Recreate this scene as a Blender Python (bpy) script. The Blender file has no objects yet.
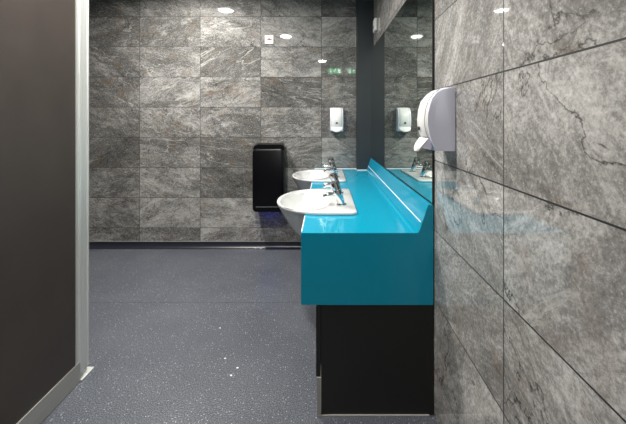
import bpy, bmesh, math, random
from mathutils import Vector, Matrix
random.seed(4)
S = bpy.context.scene
C = S.collection
PI = math.pi

# ------------------------------------------------------------------ camera, world, exposure
CAM_H = 1.265
cam_d = bpy.data.cameras.new('camera'); cam = bpy.data.objects.new('camera', cam_d); C.objects.link(cam)
cam.location = (0, 0, CAM_H); cam.rotation_euler = (PI/2, 0, 0)
cam_d.sensor_fit = 'HORIZONTAL'; cam_d.sensor_width = 36; cam_d.lens = 345/626*36
cam_d.shift_x = -12/626; cam_d.shift_y = -92/626; cam_d.clip_start = 0.02
S.camera = cam
w = bpy.data.worlds.new('world'); S.world = w; w.use_nodes = True
w.node_tree.nodes['Background'].inputs[0].default_value = (0.75, 0.8, 0.9, 1)
w.node_tree.nodes['Background'].inputs[1].default_value = 0.05
S.view_settings.view_transform = 'Standard'; S.view_settings.look = 'None'
S.view_settings.exposure = 0.78; S.view_settings.gamma = 1.0; S.view_settings.use_curve_mapping = False
CEIL = 2.60
# x, y, beam power, lens strength, beam spread
LAMPS = [(-1.20, 2.66, 35, 14, 165, 'round recessed downlight in the ceiling near the tiled end wall'),
         (-0.62, 1.36, 28, 14, 170, 'round recessed downlight in the ceiling beside the near end of the counter'),
         (-0.05, -0.95, 13, 14, 170, 'round recessed downlight in the ceiling behind the camera near the exit sign')]

# ------------------------------------------------------------------ node helpers
class NT:
    def __init__(s, name):
        s.m = bpy.data.materials.new(name); s.m.use_nodes = True
        s.t = s.m.node_tree; s.b = s.t.nodes['Principled BSDF']
    def n(s, typ, **kw):
        x = s.t.nodes.new(typ)
        for k, v in kw.items(): setattr(x, k, v)
        return x
    def put(s, sock, v):
        if isinstance(v, bpy.types.NodeSocket): s.t.links.new(v, sock)
        elif v is not None: sock.default_value = v
    def math(s, op, a, b=None, c=None, clamp=False):
        x = s.n('ShaderNodeMath', operation=op, use_clamp=clamp)
        s.put(x.inputs[0], a); s.put(x.inputs[1], b); s.put(x.inputs[2], c); return x.outputs[0]
    def comb(s, a, b, c):
        x = s.n('ShaderNodeCombineXYZ'); s.put(x.inputs[0], a); s.put(x.inputs[1], b); s.put(x.inputs[2], c); return x.outputs[0]
    def noise(s, vec, scale, detail=4, rough=0.5, dist=0.0):
        x = s.n('ShaderNodeTexNoise'); s.put(x.inputs['Vector'], vec)
        x.inputs['Scale'].default_value = scale; x.inputs['Detail'].default_value = detail
        x.inputs['Roughness'].default_value = rough; x.inputs['Distortion'].default_value = dist
        return x.outputs['Fac']
    def ramp(s, fac, stops):
        x = s.n('ShaderNodeValToRGB'); s.put(x.inputs[0], fac); e = x.color_ramp.elements
        while len(e) > 1: e.remove(e[-1])
        for i, (p, c) in enumerate(stops):
            el = e[0] if i == 0 else e.new(p)
            el.position = p; el.color = (c, c, c, 1) if isinstance(c, (int, float)) else (*c, 1)
        return x.outputs[0]
    def mix(s, fac, a, b, blend='MIX'):
        x = s.n('ShaderNodeMix', data_type='RGBA', blend_type=blend)
        s.put(x.inputs[0], fac); s.put(x.inputs[6], a); s.put(x.inputs[7], b); return x.outputs[2]
    def bump(s, h, strength=0.2, dist=0.002):
        x = s.n('ShaderNodeBump'); x.inputs['Strength'].default_value = strength
        x.inputs['Distance'].default_value = dist; s.put(x.inputs['Height'], h)
        s.t.links.new(x.outputs[0], s.b.inputs['Normal'])

def plain(name, col, rough=0.4, metal=0.0, coat=0.0, emit=0.0, spec=0.5, var=0.04, vs=30):
    t = NT(name); b = t.b
    tc = t.n('ShaderNodeTexCoord').outputs['Object']
    nz = t.noise(tc, vs, 3)
    f = t.ramp(nz, [(0.3, 1-var), (0.7, 1.0)])
    t.put(b.inputs['Base Color'], t.mix(1.0, (*col, 1), f, 'MULTIPLY'))
    t.put(b.inputs['Roughness'], t.math('MULTIPLY_ADD', nz, 0.06, max(rough-0.03, 0)) if rough > 0.05 else rough)
    b.inputs['Metallic'].default_value = metal; b.inputs['Coat Weight'].default_value = coat
    b.inputs['Coat Roughness'].default_value = 0.04
    b.inputs['Specular IOR Level'].default_value = spec
    if emit:
        b.inputs['Emission Color'].default_value = (*col, 1); b.inputs['Emission Strength'].default_value = emit
    return t.m

def tile_mat(name, axis, u0, seed, lo=0.05, mid=0.15, hi=0.60, rough=0.03, turn=1.5, tone=0.09):
    """polished grey stone tiles 0.6 x 0.299 in stack bond; axis is the world axis that runs along the wall"""
    t = NT(name); b = t.b
    pos = t.n('ShaderNodeNewGeometry').outputs['Position']
    sep = t.n('ShaderNodeSeparateXYZ'); t.put(sep.inputs[0], pos)
    U = sep.outputs[axis]; V = sep.outputs[2]
    u = t.math('DIVIDE', t.math('SUBTRACT', U, u0), 0.6)
    v = t.math('DIVIDE', t.math('SUBTRACT', V, 1.392), 0.2985)
    iu, iv = t.math('FLOOR', u), t.math('FLOOR', v)
    fu, fv = t.math('FRACT', u), t.math('FRACT', v)
    wn = t.n('ShaderNodeTexWhiteNoise', noise_dimensions='3D'); t.put(wn.inputs['Vector'], t.comb(iu, iv, seed))
    r1 = wn.outputs['Value']; wc = t.n('ShaderNodeSeparateColor'); t.put(wc.inputs[0], wn.outputs['Color'])
    r2, r3 = wc.outputs[1], wc.outputs[2]
    # every tile its own cut of the stone, turned a little
    ang = t.math('MULTIPLY', t.math('SUBTRACT', r2, 0.5), turn)
    base = t.comb(U, V, t.math('MULTIPLY', r1, 37.0))
    rot = t.n('ShaderNodeVectorRotate', rotation_type='Z_AXIS'); t.put(rot.inputs['Vector'], base); t.put(rot.inputs['Angle'], ang)
    mp = t.n('ShaderNodeMapping'); t.put(mp.inputs[0], rot.outputs[0]); mp.inputs['Scale'].default_value = (0.55, 1.25, 1)
    st = mp.outputs[0]; iso = base
    mpv = t.n('ShaderNodeMapping'); t.put(mpv.inputs[0], rot.outputs[0]); mpv.inputs['Scale'].default_value = (0.35, 1.5, 1)
    cloud = t.noise(st, 4.0, 10, 0.62, 0.9)
    grain = t.noise(iso, 95, 4, 0.8, 0.2)
    mott = t.noise(st, 17, 8, 0.72, 1.6)
    val = t.math('ADD', t.math('MULTIPLY', cloud, 0.42), t.math('ADD', t.math('MULTIPLY', grain, 0.46), t.math('MULTIPLY', mott, 0.42)))
    val = t.math('ADD', val, t.math('MULTIPLY', t.math('SUBTRACT', r3, 0.5), tone))
    col = t.ramp(val, [(0.46, (lo, lo*0.96, lo*0.9)), (0.63, (mid, mid*0.975, mid*0.93)), (0.83, (hi, hi*0.98, hi*0.945))])
    # light veins
    def vein(vec, scale, wdt, dist, det=6):
        n = t.noise(vec, scale, det, 0.55, dist)
        return t.ramp(t.math('ABSOLUTE', t.math('SUBTRACT', n, 0.5)), [(0.0, 1.0), (wdt, 0.0)])
    patch = t.ramp(t.noise(iso, 3.2, 3), [(0.46, 0.0), (0.54, 1.0)])
    vl = t.math('MULTIPLY', vein(mpv.outputs[0], 3.0, 0.0075, 0.8, 7), patch)
    col = t.mix(t.math('MULTIPLY', vl, 0.62), col, (0.52, 0.51, 0.48, 1))
    patch2 = t.ramp(t.noise(st, 2.3, 3), [(0.45, 0.0), (0.52, 1.0)])
    vd = t.math('MULTIPLY', vein(t.comb(V, U, t.math('MULTIPLY', r1, 11)), 1.5, 0.0045, 0.7, 9), patch2)
    col = t.mix(t.math('MULTIPLY', vd, 0.85), col, (0.018, 0.017, 0.016, 1))
    sk = t.ramp(t.noise(iso, 150, 2, 0.6), [(0.60, 0.0), (0.70, 0.55)])
    col = t.mix(sk, col, (0.55, 0.54, 0.51, 1))
    # rusty hints
    rp = t.ramp(t.noise(iso, 7, 5), [(0.56, 0.0), (0.72, 0.35)])
    col = t.mix(rp, col, (0.17, 0.115, 0.07, 1))
    # joints
    ju = t.math('MULTIPLY', t.math('MINIMUM', fu, t.math('SUBTRACT', 1.0, fu)), 0.6)
    jv = t.math('MULTIPLY', t.math('MINIMUM', fv, t.math('SUBTRACT', 1.0, fv)), 0.2985)
    j = t.math('LESS_THAN', t.math('MINIMUM', ju, jv), 0.0021)
    col = t.mix(j, col, (0.012, 0.012, 0.012, 1))
    t.put(b.inputs['Base Color'], col)
    t.put(b.inputs['Roughness'], t.math('ADD', rough, t.math('MULTIPLY', j, 0.6)))
    b.inputs['Specular IOR Level'].default_value = 0.6
    t.bump(t.math('SUBTRACT', t.math('MULTIPLY', grain, 0.05), j), 0.25, 0.001)
    return t.m

def floor_mat():
    t = NT('speckled blue grey vinyl'); b = t.b
    pos = t.n('ShaderNodeNewGeometry').outputs['Position']
    sep = t.n('ShaderNodeSeparateXYZ'); t.put(sep.inputs[0], pos)
    col = t.ramp(t.noise(pos, 1.6, 5, 0.6), [(0.3, (0.064, 0.069, 0.084)), (0.7, (0.094, 0.102, 0.118))])
    g = t.ramp(t.noise(pos, 190, 3, 0.7), [(0.36, 0.35), (0.5, 0.9), (0.64, 2.3)])
    col = t.mix(1.0, col, g, 'MULTIPLY')
    vo = t.n('ShaderNodeTexVoronoi'); t.put(vo.inputs['Vector'], pos); vo.inputs['Scale'].default_value = 85
    sc = t.n('ShaderNodeSeparateColor'); t.put(sc.inputs[0], vo.outputs['Color'])
    fl = t.math('MULTIPLY', t.math('LESS_THAN', vo.outputs['Distance'], 0.22), t.math('GREATER_THAN', sc.outputs[0], 0.72))
    col = t.mix(t.math('MULTIPLY', fl, 0.75), col, (0.42, 0.45, 0.50, 1))
    seam = t.math('LESS_THAN', t.math('ABSOLUTE', t.math('SUBTRACT', sep.outputs[1], 2.39)), 0.0022)
    col = t.mix(t.math('MULTIPLY', seam, 0.8), col, (0.02, 0.022, 0.03, 1))
    t.put(b.inputs['Base Color'], col)
    t.put(b.inputs['Roughness'], t.math('MULTIPLY_ADD', t.noise(pos, 5, 4), 0.15, 0.30))
    b.inputs['Specular IOR Level'].default_value = 0.4
    t.bump(t.noise(pos, 260, 2), 0.12, 0.001)
    return t.m

def brushed(name, col, rough=0.3, axis_scale=(4, 4, 300)):
    t = NT(name); b = t.b
    mp = t.n('ShaderNodeMapping'); t.put(mp.inputs[0], t.n('ShaderNodeTexCoord').outputs['Object']); mp.inputs['Scale'].default_value = axis_scale
    nz = t.noise(mp.outputs[0], 1.0, 3)
    t.put(b.inputs['Base Color'], t.mix(1.0, (*col, 1), t.ramp(nz, [(0.3, 0.85), (0.7, 1.0)]), 'MULTIPLY'))
    t.put(b.inputs['Roughness'], t.math('MULTIPLY_ADD', nz, 0.15, rough)); b.inputs['Metallic'].default_value = 0.55
    return t.m

def laminate(name, col, rough, scale=12, var=0.15):
    t = NT(name); b = t.b
    pos = t.n('ShaderNodeTexCoord').outputs['Object']
    nz = t.noise(pos, scale, 6, 0.65)
    t.put(b.inputs['Base Color'], t.mix(1.0, (*col, 1), t.ramp(nz, [(0.3, 1-var), (0.7, 1.0)]), 'MULTIPLY'))
    t.put(b.inputs['Roughness'], t.math('MULTIPLY_ADD', nz, 0.1, rough))
    return t.m

M = {}
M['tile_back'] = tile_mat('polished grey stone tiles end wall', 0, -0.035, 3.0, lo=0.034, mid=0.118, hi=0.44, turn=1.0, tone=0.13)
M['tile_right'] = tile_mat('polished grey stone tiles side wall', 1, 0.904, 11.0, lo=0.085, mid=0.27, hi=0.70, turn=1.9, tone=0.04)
M['floor'] = floor_mat()
M['skirt'] = plain('dark blue vinyl cove', (0.016, 0.018, 0.026), 0.34)
M['paint'] = plain('white ceiling paint', (0.62, 0.62, 0.61), 0.8)
M['greypaint'] = plain('grey wall paint', (0.28, 0.28, 0.28), 0.7)
M['pier'] = plain('anthracite panel', (0.022, 0.027, 0.033), 0.45)
M['blue'] = laminate('cyan blue laminate', (0.0, 0.285, 0.44), 0.06, 20, 0.04)
M['black'] = plain('black laminate', (0.009, 0.009, 0.008), 0.45)
M['rubber'] = plain('black seal', (0.006, 0.006, 0.006), 0.6)
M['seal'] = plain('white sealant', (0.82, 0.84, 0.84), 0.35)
M['dustseal'] = plain('greyed sealant', (0.32, 0.31, 0.30), 0.6)
M['ceramic'] = plain('white glazed ceramic', (0.66, 0.66, 0.655), 0.06, coat=0.5, var=0.01)
M['chrome'] = plain('chrome', (0.72, 0.74, 0.76), 0.06, metal=1.0, var=0.02)
M['mirror'] = plain('silvered mirror', (0.66, 0.74, 0.69), 0.0, metal=1.0, var=0.0)
M['glassblack'] = plain('glossy black plastic', (0.002, 0.002, 0.003), 0.30, spec=0.25)
M['white'] = plain('white plastic', (0.80, 0.80, 0.79), 0.28, var=0.02)
M['lilac'] = plain('pale lilac grey plastic', (0.78, 0.78, 0.93), 0.35, var=0.02)
M['grey'] = plain('grey plastic', (0.25, 0.28, 0.28), 0.35)
M['dark'] = plain('dark plastic window', (0.02, 0.02, 0.022), 0.2)
M['panel'] = laminate('dark brown laminate panel', (0.050, 0.040, 0.035), 0.42, 5, 0.22)
M['alu'] = brushed('satin aluminium', (0.78, 0.80, 0.78), 0.30, (300, 300, 4))
M['alu2'] = brushed('brushed aluminium kick rail', (0.50, 0.50, 0.47), 0.32, (60, 3, 300))
M['lens'] = plain('lit lamp lens', (1.0, 0.97, 0.92), 0.4, emit=LAMPS[0][3])
M['dimlens'] = plain('dim lamp lens', (1.0, 0.97, 0.92), 0.4, emit=8)
M['green'] = plain('lit green sign face', (0.02, 0.42, 0.13), 0.4, emit=5)
M['signwhite'] = plain('lit white sign mark', (0.75, 1.0, 0.85), 0.4, emit=8)
M['led'] = plain('blue led strip', (0.05, 0.06, 1.0), 0.4, emit=3)
M['red'] = plain('red plastic', (0.45, 0.03, 0.02), 0.4)

# ------------------------------------------------------------------ mesh helpers
def new(): return bmesh.new()
def obj(name, bm, m, parent=None, smooth=False, angle=35):
    bmesh.ops.recalc_face_normals(bm, faces=bm.faces[:])
    me = bpy.data.meshes.new(name); bm.to_mesh(me); bm.free()
    o = bpy.data.objects.new(name, me); C.objects.link(o)
    for mm in (m if isinstance(m, (list, tuple)) else [m]): me.materials.append(mm)
    if smooth:
        me.shade_smooth()
        if angle: me.set_sharp_from_angle(angle=math.radians(angle))
    if parent: o.parent = parent
    return o
def add_box(bm, a, b, bev=0.0, seg=2):
    r = bmesh.ops.create_cube(bm, size=1.0); vs = r['verts']
    for v in vs: v.co = Vector([(a[i]+b[i])/2 + v.co[i]*(b[i]-a[i]) for i in range(3)])
    if bev:
        es = list({e for v in vs for e in v.link_edges})
        bmesh.ops.bevel(bm, geom=es, offset=bev, segments=seg, profile=0.5, affect='EDGES')
def bx(a, b, bev=0.0, seg=2):
    bm = new(); add_box(bm, a, b, bev, seg); return bm
def add_prism(bm, pts, axis, a, b):
    """pts in the two other axes, extruded along axis from a to b"""
    def P(p, h):
        l = [p[0], p[1]]; l.insert(axis, h); return Vector(l)
    lo = [bm.verts.new(P(p, a)) for p in pts]; hi = [bm.verts.new(P(p, b)) for p in pts]
    n = len(pts)
    bm.faces.new(lo); bm.faces.new(hi[::-1])
    for i in range(n): bm.faces.new((lo[i], hi[i], hi[(i+1) % n], lo[(i+1) % n]))
def prism(pts, axis, a, b):
    bm = new(); add_prism(bm, pts, axis, a, b); return bm
def rings(bm, rs, cap0=True, cap1=True):
    vs = [[bm.verts.new(p) for p in r] for r in rs]; n = len(rs[0])
    for a, b in zip(vs, vs[1:]):
        for i in range(n): bm.faces.new((a[i], a[(i+1) % n], b[(i+1) % n], b[i]))
    if cap0: bm.faces.new(vs[0])
    if cap1: bm.faces.new(vs[-1][::-1])
def lathe(bm, prof, base, axis, n=28):
    """prof: list of (radius, height) along axis from base"""
    z = Vector(axis).normalized(); x = z.orthogonal().normalized(); y = z.cross(x); base = Vector(base)
    rs = [[base + z*h + (x*math.cos(2*PI*i/n) + y*math.sin(2*PI*i/n))*r for i in range(n)] for r, h in prof]
    rings(bm, rs)
def tube(bm, pts, rads, n=16):
    pts = [Vector(p) for p in pts]; rs = []
    for k, p in enumerate(pts):
        d = (pts[min(k+1, len(pts)-1)] - pts[max(k-1, 0)]).normalized()
        x = Vector((0, 1, 0)); x = (x - d*x.dot(d)).normalized(); y = d.cross(x)
        rs.append([p + (x*math.cos(2*PI*i/n) + y*math.sin(2*PI*i/n))*rads[k] for i in range(n)])
    rings(bm, rs)
def tag(o, label, cat, group=None):
    o['label'] = label; o['category'] = cat
    if group: o['group'] = group
    return o
def thing(name, label, cat, loc=(0, 0, 0), rz=0, group=None):
    o = bpy.data.objects.new(name, None); C.objects.link(o); o.empty_display_size = 0.05
    o.location = loc; o.rotation_euler = (0, 0, rz)
    return tag(o, label, cat, group)
def struct(name, bm, m, **k):
    o = obj(name, bm, m, **k); o['kind'] = 'structure'; return o
def dup(root, loc, rz, label):
    r = root.copy(); C.objects.link(r); r.location = loc; r.rotation_euler = (0, 0, rz); r['label'] = label
    for ch in list(root.children):
        c = ch.copy(); C.objects.link(c); c.parent = r
        for g in ch.children:
            d = g.copy(); C.objects.link(d); d.parent = c
    return r

# ------------------------------------------------------------------ room shell
XR, YB, XL, YR = 0.468, 3.416, -3.7, -1.6
struct('floor', bx((XL-0.1, YR-0.1, -0.1), (XR+0.1, YB+0.1, 0)), M['floor'])
struct('ceiling', bx((XL-0.1, YR-0.1, CEIL+0.0), (XR+0.1, YB+0.1, CEIL+0.1)), M['paint'])
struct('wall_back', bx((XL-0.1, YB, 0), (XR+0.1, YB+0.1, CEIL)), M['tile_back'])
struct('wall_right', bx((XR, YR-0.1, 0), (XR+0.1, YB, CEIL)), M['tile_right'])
struct('wall_left', bx((XL-0.1, YR-0.1, 0), (XL, YB, CEIL)), M['greypaint'])
struct('wall_rear', bx((XL, YR-0.1, 0), (XR, YR, CEIL)), M['greypaint'])
# coved vinyl skirting on the end wall
cove = [(YB, 0.062), (YB-0.003, 0.062), (YB-0.004, 0.04)]
cove += [(YB-0.004-0.034*(1-math.cos(a)), 0.04-0.039*math.sin(a)) for a in [PI/2*i/8 for i in range(1, 9)]]
cove += [(YB, 0.0005)]
struct('baseboard_back', prism(cove, 0, XL, -0.11), M['skirt'], smooth=True, angle=50)
struct('trim_1', bx((XL, YB-0.0045, 0.062), (-0.11, YB, 0.066)), M['dustseal'])
# anthracite boxed pier in the corner behind the counter
struct('trim_2', bx((0.308, 3.317, 0.783), (XR, YB, CEIL), 0.002), M['pier'])

# ------------------------------------------------------------------ cubicle partition on the left
PX = -1.185
part = thing('cubicle_partition', 'dark brown toilet cubicle partition with aluminium end post and kick rail, left of the floor', 'partition', (PX, 1.6, 0))
def loc(o, p):                      # meshes are drawn in world space; shift them under their thing
    o.data.transform(Matrix.Translation(-Vector(p))); return o
L0 = (PX, 1.6, 0)
loc(obj('panel', bx((PX-0.036, -1.0, 0.03), (PX-0.004, 1.648, 2.12)), M['panel'], part), L0)
loc(obj('kick_rail', bx((PX-0.004, -1.0, 0.001), (PX+0.002, 1.678, 0.096), 0.001), M['alu2'], part), L0)
prof = [(PX-0.042, 1.643), (PX+0.001, 1.643), (PX+0.001, 1.652), (PX-0.003, 1.654), (PX-0.003, 1.664), (PX+0.001, 1.666), (PX+0.003, 1.672),
        (PX+0.003, 1.692), (PX+0.001, 1.697), (PX-0.006, 1.699), (PX-0.006, 1.728), (PX-0.002, 1.730), (PX-0.002, 1.735), (PX-0.042, 1.735)]
loc(obj('end_post', prism(prof, 2, 0.038, 2.14), M['alu'], part), L0)
loc(obj('foot_block', bx((PX-0.036, 1.68, 0.010), (PX-0.008, 1.728, 0.038)), M['alu2'], part), L0)
loc(obj('foot_plate', bx((PX-0.045, 1.668, 0.0005), (PX+0.011, 1.757, 0.010), 0.002), M['alu'], part), L0)

# ------------------------------------------------------------------ vanity counter
Y0, ZT = 1.474, 0.782
XF = -0.1025
BAS = [(1.742, 2.358), (2.665, 3.281)]          # the two basins along Y
ctr = thing('vanity_counter', 'glossy cyan blue vanity counter with deep apron and upstand, along the right wall', 'counter', (0.18, Y0, ZT))
LC = (0.18, Y0, ZT)
# worktop with notches for the basins
pts = [(XF, Y0+0.018)]
for a, b in BAS: pts += [(XF, a+0.035), (0.120, a+0.035), (0.120, b-0.035), (XF, b-0.035)]
pts += [(XF, YB-0.001), (0.3996, YB-0.001), (0.3996, Y0+0.018)]
bm = prism(pts, 2, ZT-0.028, ZT)
loc(obj('worktop', bm, M['blue'], ctr), LC)
# front apron with scooped openings for the bowls
ap = [(Y0+0.018, ZT-0.028), (Y0+0.018, 0.475), (YB-0.001, 0.475), (YB-0.001, ZT-0.028)]
for a, b in BAS[::-1]:
    c = (a+b)/2
    ap += [(c - 0.285*math.cos(t), ZT-0.028 - 0.188*math.sin(t)**0.8) for t in [PI - PI*i/16 for i in range(17)]]
loc(obj('front_apron', prism(ap, 0, XF, XF+0.018), M['blue'], ctr), LC)
# end panel facing the door, its outline following the upstand
endp = [(XF, 0.475), (0.463, 0.475), (0.463, 0.902), (0.441, 0.902), (0.4035, 0.792), (0.3985, 0.7835), (0.392, ZT), (XF, ZT)]
loc(obj('end_panel', prism(endp, 1, Y0, Y0+0.018), M['blue'], ctr), LC)
def upprism(pts, y1=3.315): return prism(pts, 1, Y0+0.0181, y1)
cv = [(0.3996, ZT-0.028), (0.3996, ZT), (0.4035, 0.792), (0.4135, 0.822), (0.466, 0.822), (0.466, ZT-0.028)]
loc(obj('cove', upprism(cv), M['blue'], ctr), LC)
loc(obj('upstand', upprism([(0.4148, 0.8265), (0.441, 0.902), (0.466, 0.902), (0.466, 0.8265)]), M['blue'], ctr), LC)
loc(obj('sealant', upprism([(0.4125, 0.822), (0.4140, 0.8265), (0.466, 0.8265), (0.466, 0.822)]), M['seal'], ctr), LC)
# thin white seals at the pier
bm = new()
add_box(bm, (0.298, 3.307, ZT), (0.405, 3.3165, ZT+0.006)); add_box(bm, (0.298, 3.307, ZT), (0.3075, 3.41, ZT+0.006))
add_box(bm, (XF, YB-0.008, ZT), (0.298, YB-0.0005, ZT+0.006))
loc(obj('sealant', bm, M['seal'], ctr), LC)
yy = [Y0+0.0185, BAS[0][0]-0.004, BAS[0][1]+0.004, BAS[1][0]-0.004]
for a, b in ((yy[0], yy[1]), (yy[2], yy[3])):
    loc(obj('edge_highlight_strip', bx((XF-0.0008, a, ZT-0.002), (XF+0.0035, b, ZT+0.001)), M['seal'], ctr), LC)  # white strips imitating the highlight along the worktop's front edge

# ------------------------------------------------------------------ black base cabinet
cab = thing('vanity_cabinet', 'black panelled base cabinet under the blue counter', 'cabinet', (0.2, Y0, 0))
LB = (0.2, Y0, 0)
loc(obj('end_panel', bx((-0.017, Y0+0.002, 0.004), (0.4635, Y0+0.02, 0.4745), 0.001), M['black'], cab), LB)
loc(obj('front_panel', bx((-0.0385, Y0+0.002, 0.167), (-0.018, YB-0.02, 0.4745), 0.001), M['black'], cab), LB)
loc(obj('plinth', bx((-0.017, Y0+0.021, 0.004), (-0.002, YB-0.02, 0.17)), M['black'], cab), LB)
bm = new(); add_box(bm, (-0.031, Y0-0.004, 0.0005), (0.445, Y0+0.002, 0.006)); add_box(bm, (-0.0345, Y0-0.003, 0.0005), (-0.0175, Y0+0.004, 0.166))
add_box(bm, (-0.0345, Y0+0.004, 0.0005), (-0.0175, YB-0.05, 0.006))
loc(obj('sealant', bm, M['dustseal'], cab), LB)

# ------------------------------------------------------------------ mirror
mir = thing('wall_mirror', 'tall frameless wall mirror with black edge above the blue upstand', 'mirror', (0.46, Y0, 0.91))
LM = (0.46, Y0, 0.91)
MN, MF, MT = 0.4590, 0.4410, 1.935          # mirror face at its near and far ends
my0, my1 = Y0-0.002, 3.316
def mslab(d0, d1, z0, z1, y0=my0+0.004):
    return prism([(MN+d0, y0), (MF+d0, my1), (min(MF+d1, 0.4675), my1), (min(MN+d1, 0.4675), y0)], 2, z0, z1)
loc(obj('backing', mslab(0.002, 0.05, 0.909, MT), M['rubber'], mir), LM)
loc(obj('mirror_glass', mslab(0.0, 0.0019, 0.911, MT), M['mirror'], mir), LM)
loc(obj('edge_trim', bx((MN-0.001, my0, 0.9035), (0.4675, my0+0.004, MT)), M['rubber'], mir), LM)
loc(obj('edge_trim', mslab(-0.001, 0.05, 0.9035, 0.9085), M['rubber'], mir), LM)

# ------------------------------------------------------------------ basins
def outline(xb, xf, hw, xs, e, n=72, rc=0.03):
    """closed plan curve: square back at xb, straight sides to xs, rounded front reaching xf; n points by angle about (xs, 0)"""
    out = []
    for i in range(n):
        a = 2*PI*i/n; c, s_ = math.cos(a), math.sin(a)
        if c >= 0:           # back half: rounded rectangle
            k = 26
            r = 1/((abs(c)/(xb-xs))**k + (abs(s_)/hw)**k)**(1/k)
        else:
            r = 1/((abs(c)/(xs-xf))**e + (abs(s_)/hw)**e)**(1/e)
        out.append((xs + r*c, r*s_))
    return out
def make_basin(label, y0):
    t = thing('hand_basin', label, 'basin', (0, y0, ZT), 0, 'semi-recessed basins in the counter')
    H = 0.016   # rim above worktop
    o = lambda d, xs=0.0, e=2.05: outline(0.165-d, -0.282+d, 0.308-d, xs, e)
    R = []
    def ring(pl, z): R.append([Vector((x, y, z)) for x, y in pl])
    # underside from the waste up to the rim
    def under(k, z, shift):
        pl = outline(0.118, -0.277, 0.272, 0.0, 2.0)
        ring([((x-shift)*k+shift, y*k) for x, y in pl], z)
    under(0.10, -0.232, -0.01); under(0.22, -0.231, -0.01); under(0.36, -0.222, -0.01); under(0.52, -0.195, -0.012); under(0.66, -0.155, -0.012)
    under(0.80, -0.105, -0.012); under(0.90, -0.060, -0.01); under(0.97, -0.026, -0.008)
    pl = outline(0.116, -0.279, 0.272, 0.0, 2.0); ring(pl, -0.010)
    pl = outline(0.118, -0.281, 0.274, 0.0, 2.05); ring(pl, 0.0003)
    ring(o(0.0015), 0.0006); ring(o(0.0), 0.003); ring(o(0.0), H-0.005); ring(o(0.0015), H-0.0015); ring(o(0.005), H)
    # inner bowl: blend from the outer outline to an ellipse in front of the tap deck
    def ell(k, z, cx=-0.112, rx=0.152, ry=0.262):
        n = 72; out = []
        oo = outline(0.158, -0.282, 0.308, 0.0, 2.05)
        for (x, y) in oo:
            a = math.atan2(y/0.308, x/(0.158 if x > 0 else 0.282)); ex = 2.2
            c, s_ = math.cos(a), math.sin(a)
            r = 1/(abs(c)**ex + abs(s_)**ex)**(1/ex)
            out.append((cx + rx*k*r*c, ry*k*r*s_))
        ring(out, z)
    ell(1.0, H); ell(0.975, H-0.002); ell(0.95, H-0.009); ell(0.90, H-0.030); ell(0.82, H-0.060); ell(0.70, H-0.092); ell(0.55, H-0.117)
    ell(0.38, H-0.133); ell(0.2, H-0.141); ell(0.09, H-0.143)
    bm = new(); rings(bm, R)
    obj('bowl', bm, M['ceramic'], t, smooth=True, angle=60)
    bm = new(); lathe(bm, [(0.002, 0), (0.020, 0), (0.021, 0.003), (0.016, 0.004), (0.012, 0.001), (0.002, 0.001)], (-0.112, 0, H-0.1425), (0, 0, 1))
    obj('drain', bm, M['chrome'], t, smooth=True)
    bm = new(); lathe(bm, [(0.002, 0), (0.010, 0), (0.011, 0.002), (0.006, 0.003), (0.002, 0.002)], (0.021, 0, H-0.034), (-1, 0, 0.5))
    obj('overflow_ring', bm, M['chrome'], t, smooth=True)
    return t
for (a, b), lb in zip(BAS, ('white ceramic basin in the near half of the blue counter', 'white ceramic basin in the far half of the counter, next to the tiled end wall')):
    make_basin(lb, (a+b)/2)

# ------------------------------------------------------------------ taps: leaning push taps, two per basin
def make_tap(label, p):
    t = thing('pillar_tap', label, 'tap', p, 0, 'chrome push taps on the basins')
    ax = Vector((-0.36, 0, 1)).normalized()
    bm = new()
    lathe(bm, [(0.027, 0), (0.027, 0.004), (0.021, 0.006)], (0, 0, 0.0004), (0, 0, 1))
    obj('base_ring', bm, M['chrome'], t, smooth=True)
    bm = new()
    lathe(bm, [(0.019, 0.004), (0.021, 0.02), (0.0235, 0.05), (0.0235, 0.083), (0.0225, 0.086)], (0, 0, 0.003), ax)
    obj('body', bm, M['chrome'], t, smooth=True)
    bm = new()
    lathe(bm, [(0.020, 0.086), (0.020, 0.090), (0.025, 0.091), (0.0255, 0.114), (0.0235, 0.128), (0.015, 0.133), (0.001, 0.1335)], (0, 0, 0.003), ax)
    obj('push_button', bm, M['chrome'], t, smooth=True)
    bm = new(); p0 = ax*0.060
    tube(bm, [p0+Vector((0.0, 0, 0)), p0+Vector((-0.03, 0, 0.000)), p0+Vector((-0.052, 0, -0.002)), p0+Vector((-0.069, 0, -0.005)), p0+Vector((-0.076, 0, -0.011))],
         [0.016, 0.0155, 0.0145, 0.014, 0.012])
    sp = obj('spout', bm, M['chrome'], t, smooth=True)
    bm = new(); lathe(bm, [(0.008, 0), (0.0085, 0.003), (0.003, 0.0035)], p0+Vector((-0.074, 0, -0.012)), (-0.6, 0, -1)); obj('aerator', bm, M['grey'], sp, smooth=True)
    return t
TZ = ZT+0.016
tap = make_tap('chrome push tap on the near basin, the nearer of its two', (0.092, 1.90, TZ))
dup(tap, (0.092, 2.20, TZ), 0, 'chrome push tap on the near basin, the farther of its two')
dup(tap, (0.092, 2.822, TZ), 0, 'chrome push tap on the far basin, the nearer of its two')
dup(tap, (0.092, 3.120, TZ), 0, 'chrome push tap on the far basin, closest to the end wall')

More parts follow.
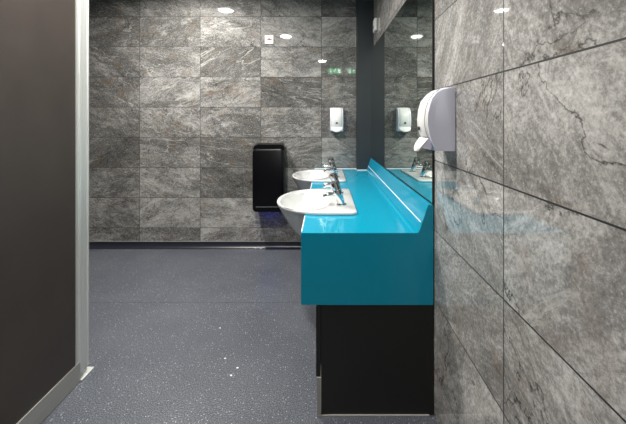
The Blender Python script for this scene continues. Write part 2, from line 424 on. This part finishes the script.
# ------------------------------------------------------------------ soap dispensers (local: back at y=0, front toward -y)
def make_dispenser(label, p, rz):
    t = thing('soap_dispenser', label, 'soap dispenser', p, rz, 'white wall soap dispensers')
    W, HH = 0.0625, 0.229
    side = [(0, 0.0), (0, HH), (-0.022, HH-0.001), (-0.048, HH-0.007), (-0.068, HH-0.018), (-0.084, HH-0.038), (-0.093, HH-0.062), (-0.098, HH-0.095),
            (-0.099, 0.105), (-0.097, 0.085), (-0.092, 0.058), (-0.083, 0.030), (-0.074, 0.004), (-0.070, 0.0)]
    bm = prism(side, 0, -W, W)
    bmesh.ops.bevel(bm, geom=[e for e in bm.edges if abs(e.verts[0].co.x-e.verts[1].co.x) < 1e-5 and max(e.verts[0].co.y, e.verts[1].co.y) < -0.001], offset=0.004, segments=2, profile=0.5, affect='EDGES')
    obj('housing', bm, M['lilac'], t, smooth=True, angle=30)
    # front cover, a shell that bulges beyond the housing
    n = 13; sec = []
    ctrl = [(-0.030, HH+0.002), (-0.060, HH-0.006), (-0.082, HH-0.022), (-0.098, HH-0.048), (-0.107, HH-0.080), (-0.111, HH-0.115), (-0.110, 0.090), (-0.104, 0.064), (-0.098, 0.050)]
    rows = []
    for (y, z) in ctrl:
        r = []
        for i in range(n):
            u = -1+2*i/(n-1); xx = u*(W-0.004)
            by = 0.0 + 0.016*(1-abs(u)**3)
            k = 1 if z < HH-0.03 else 0.6
            r.append(Vector((xx, y - by*k + 0.012, z - (0.004*abs(u)**4 if z > HH-0.05 else 0))))
        rows.append(r)
    bm = new(); g = [[bm.verts.new(p_) for p_ in r] for r in rows]
    for a, b in zip(g, g[1:]):
        for i in range(n-1): bm.faces.new((a[i], a[i+1], b[i+1], b[i]))
    bmesh.ops.recalc_face_normals(bm, faces=bm.faces[:])
    ret = bmesh.ops.solidify(bm, geom=bm.faces[:], thickness=0.009)
    cov = obj('front_cover', bm, M['white'], t, smooth=True, angle=45)
    for u in (-0.80, 0.80):
        bm = new(); tube(bm, [(u*(W-0.004), y - 0.016*(1-abs(u)**3)*(1 if z < HH-0.03 else 0.6) + 0.0125, z) for (y, z) in ctrl[1:]], [0.0014]*(len(ctrl)-1), 8)
        obj('seam', bm, M['grey'], cov, smooth=True)
    # oval sight window and two moulded strokes
    bm = new(); lathe(bm, [(0.001, 0), (0.012, 0), (0.0115, 0.003), (0.001, 0.004)], (0, 0, 0), (0, -1, 0))
    for v in bm.verts: v.co.z *= 0.68; v.co += Vector((0, -0.112, 0.080))
    obj('sight_window', bm, M['dark'], cov, smooth=True)
    for s in (-1, 1):
        bm = new(); tube(bm, [(s*0.042, -0.104, 0.116), (s*0.036, -0.107, 0.100), (s*0.026, -0.110, 0.090)], [0.0016]*3, 8)
        obj('groove', bm, M['grey'], cov, smooth=True)
    # push lever, a curved tongue that flares outward at the bottom
    rows = []
    for k in range(9):
        q = k/8; z = 0.046 - 0.050*q; y = -0.095 - 0.028*math.sin(q*PI*0.5); hw = (W-0.008)*(1-0.55*q**3)
        rows.append([Vector((-hw+2*hw*i/10, y - 0.008*(1-(2*i/10-1)**2), z)) for i in range(11)])
    bm = new(); g = [[bm.verts.new(p_) for p_ in r] for r in rows]
    for a, b in zip(g, g[1:]):
        for i in range(10): bm.faces.new((a[i], a[i+1], b[i+1], b[i]))
    bmesh.ops.recalc_face_normals(bm, faces=bm.faces[:]); bmesh.ops.solidify(bm, geom=bm.faces[:], thickness=0.006)
    obj('push_lever', bm, M['white'], t, smooth=True, angle=45)
    obj('lever_arm', prism([(-0.074, 0.045), (-0.098, 0.045), (-0.114, 0.010), (-0.082, 0.002)], 0, -0.046, 0.046), M['lilac'], t)
    bm = new(); lathe(bm, [(0.001, 0), (0.005, 0), (0.005, 0.002), (0.001, 0.0022)], (-W, -0.019, HH-0.013), (-1, 0, 0)); obj('lock', bm, M['grey'], t, smooth=True)
    bm = new(); add_box(bm, (-0.012, -0.088, -0.012), (0.012, -0.066, 0.002), 0.003); obj('nozzle', bm, M['grey'], t)
    return t
d0 = make_dispenser('white soap dispenser with pale lilac side, on the right wall beside the mirror edge', (XR-0.0005, 1.2995, 1.1535), -PI/2)
dup(d0, (0.113, YB-0.0005, 1.156), 0, 'small white soap dispenser on the tiled end wall above the far basin')

# ------------------------------------------------------------------ hand dryer
dr = thing('hand_dryer', 'glossy black hand dryer on the tiled end wall left of the basins', 'hand dryer', (-0.5365, YB, 0.394))
def dring(x0, x1, z0, z1, r, y, n=8):
    out = []
    for cx, cz, a0 in ((x1-r, z1-r, 0), (x0+r, z1-r, 90), (x0+r, z0+r, 180), (x1-r, z0+r, 270)):
        for i in range(n+1):
            a = math.radians(a0+90*i/n); out.append(Vector((cx+r*math.cos(a), y, cz+r*math.sin(a))))
    return out
HW, DH = 0.150, 0.645
bm = new(); rings(bm, [dring(-HW+0.006, HW-0.006, 0.0, DH, 0.045, -0.0005), dring(-HW+0.002, HW-0.002, 0.0, DH, 0.045, -0.06), dring(-HW, HW, 0, DH-0.01, 0.04, -0.118)])
obj('back_shell', bm, M['glassblack'], dr, smooth=True)
bm = new(); rings(bm, [dring(-HW+0.008, HW-0.008, 0.006, DH-0.05, 0.036, -0.118), dring(-HW+0.008, HW-0.008, 0.006, DH-0.05, 0.036, -0.128)])
obj('blade_slot', bm, M['rubber'], dr, smooth=True)
bm = new(); rings(bm, [dring(-HW, HW, 0, DH-0.045, 0.04, -0.128), dring(-HW, HW, 0, DH-0.045, 0.04, -0.150), dring(-HW+0.004, HW-0.004, 0.004, DH-0.05, 0.038, -0.166), dring(-HW+0.014, HW-0.014, 0.014, DH-0.062, 0.03, -0.172)])
fc = obj('front_shell', bm, M['glassblack'], dr, smooth=True)
obj('trim_line', bx((-0.115, -0.1735, 0.052), (0.105, -0.1722, 0.055)), M['grey'], fc)
obj('led_strip', bx((-0.06, -0.075, -0.004), (0.06, -0.055, 0.0)), M['led'], dr)
ld = bpy.data.lights.new('led_glow', 'AREA'); ld.shape = 'RECTANGLE'; ld.size = 0.12; ld.size_y = 0.02; ld.color = (0.06, 0.06, 1.0); ld.energy = 0.04
lo = bpy.data.objects.new('led_glow', ld); C.objects.link(lo); lo.parent = dr; lo.location = (0, -0.065, -0.006)

# ------------------------------------------------------------------ wall plates
sp = thing('switch_plate', 'small white square switch plate high on the tiled end wall', 'switch', (-0.5515, YB, 2.06))
obj('plate', bx((-0.042, -0.009, -0.042), (0.042, -0.0005, 0.042), 0.002), M['white'], sp)
obj('key_switch', bx((-0.010, -0.013, -0.004), (0.012, -0.0091, 0.012), 0.002), M['red'], sp)
obj('label_strip', bx((-0.028, -0.0096, -0.006), (0.028, -0.0091, 0.006)), M['dustseal'], sp)
sp = thing('wall_sensor', 'small white sensor box on the right wall above the mirror', 'sensor', (XR, 3.13, 2.122))
obj('housing', bx((-0.026, -0.055, -0.056), (-0.0005, 0.055, 0.056), 0.006), M['white'], sp)
obj('lens', bx((-0.029, -0.018, -0.03), (-0.0262, 0.018, 0.0), 0.001), M['dustseal'], sp)

# ------------------------------------------------------------------ downlights
for i, (x, y, pw, es, ang, lb) in enumerate(LAMPS):
    t = thing('ceiling_downlight', lb, 'ceiling light', (x, y, CEIL), 0, 'recessed ceiling downlights')
    bm = new(); lathe(bm, [(0.090, -0.001), (0.108, -0.001), (0.110, -0.006), (0.104, -0.010), (0.092, -0.008)], (0, 0, 0), (0, 0, 1), 40); obj('bezel', bm, M['white'], t, smooth=True)
    bm = new(); lathe(bm, [(0.001, -0.008), (0.0915, -0.008), (0.0915, -0.010), (0.001, -0.0105)], (0, 0, 0), (0, 0, 1), 40)
    obj('lamp_lens', bm, M['lens'], t)
    l = bpy.data.lights.new('downlight_beam', 'AREA'); l.shape = 'DISK'; l.size = 0.15; l.energy = pw; l.color = (1.0, 0.965, 0.91)
    l.spread = math.radians(ang)
    o = bpy.data.objects.new('downlight_beam', l); C.objects.link(o); o.parent = t; o.location = (0, 0, -0.012)

# ------------------------------------------------------------------ exit sign on the rear wall (seen as a reflection in the tiles)
ex = thing('exit_sign', 'lit green emergency exit sign on the rear wall, reflected in the end wall tiles', 'sign', (0.235, YR, 2.455), PI)
obj('housing', bx((-0.17, -0.035, -0.075), (0.17, -0.0005, 0.075), 0.004), M['white'], ex)
obj('sign_face', bx((-0.16, -0.038, -0.065), (0.16, -0.0352, 0.065)), M['green'], ex)
bm = new()
def q(pts): add_prism(bm, pts, 1, -0.0395, -0.0381)
q([(-0.14, -0.045), (-0.075, -0.045), (-0.075, 0.045), (-0.14, 0.045)])
obj('door_symbol', bm, M['signwhite'], ex)
bm = new()
lathe(bm, [(0.012, 0.0), (0.012, 0.0012)], (-0.005, -0.0382, 0.035), (0, -1, 0), 16)
q([(-0.02, 0.02), (0.012, 0.022), (0.008, -0.008), (-0.012, -0.008)]); q([(0.012, 0.022), (0.034, 0.006), (0.030, 0.0), (0.010, 0.012)])
q([(-0.02, 0.02), (-0.042, 0.006), (-0.038, 0.0), (-0.012, 0.010)]); q([(-0.012, -0.008), (-0.004, -0.008), (-0.034, -0.045), (-0.042, -0.042)])
q([(0.0, -0.008), (0.008, -0.008), (0.026, -0.046), (0.017, -0.048)])
obj('running_figure_symbol', bm, M['signwhite'], ex)
bm = new()
q([(0.085, 0.05), (0.105, 0.05), (0.105, -0.005), (0.085, -0.005)]); q([(0.065, -0.005), (0.125, -0.005), (0.095, -0.048)])
obj('arrow_symbol', bm, M['signwhite'], ex)

# ------------------------------------------------------------------ flecks of paper on the floor
for (px, py), lb in zip(((220, 328), (225, 358.5), (237.5, 368), (231, 375.5)),
        ('tiny white paper fleck on the floor, farthest from the camera', 'tiny white paper fleck on the floor, left of the nearest pair',
         'tiny white paper fleck on the floor, right one of the nearest pair', 'tiny white paper fleck on the floor, nearest to the camera')):
    s_ = (py-120)/CAM_H; X = (px-325)/s_; Y = 345/s_
    bm = new(); n = 7; r = [0.0065*random.uniform(0.6, 1.2) for _ in range(n)]
    rings(bm, [[Vector((r[i]*math.cos(2*PI*i/n), r[i]*0.8*math.sin(2*PI*i/n), h)) for i in range(n)] for h in (0.0003, 0.0014)])
    o = obj('paper_fleck', bm, M['seal']); o.location = (X, Y, 0); tag(o, lb, 'paper scrap', 'flecks of paper on the floor')
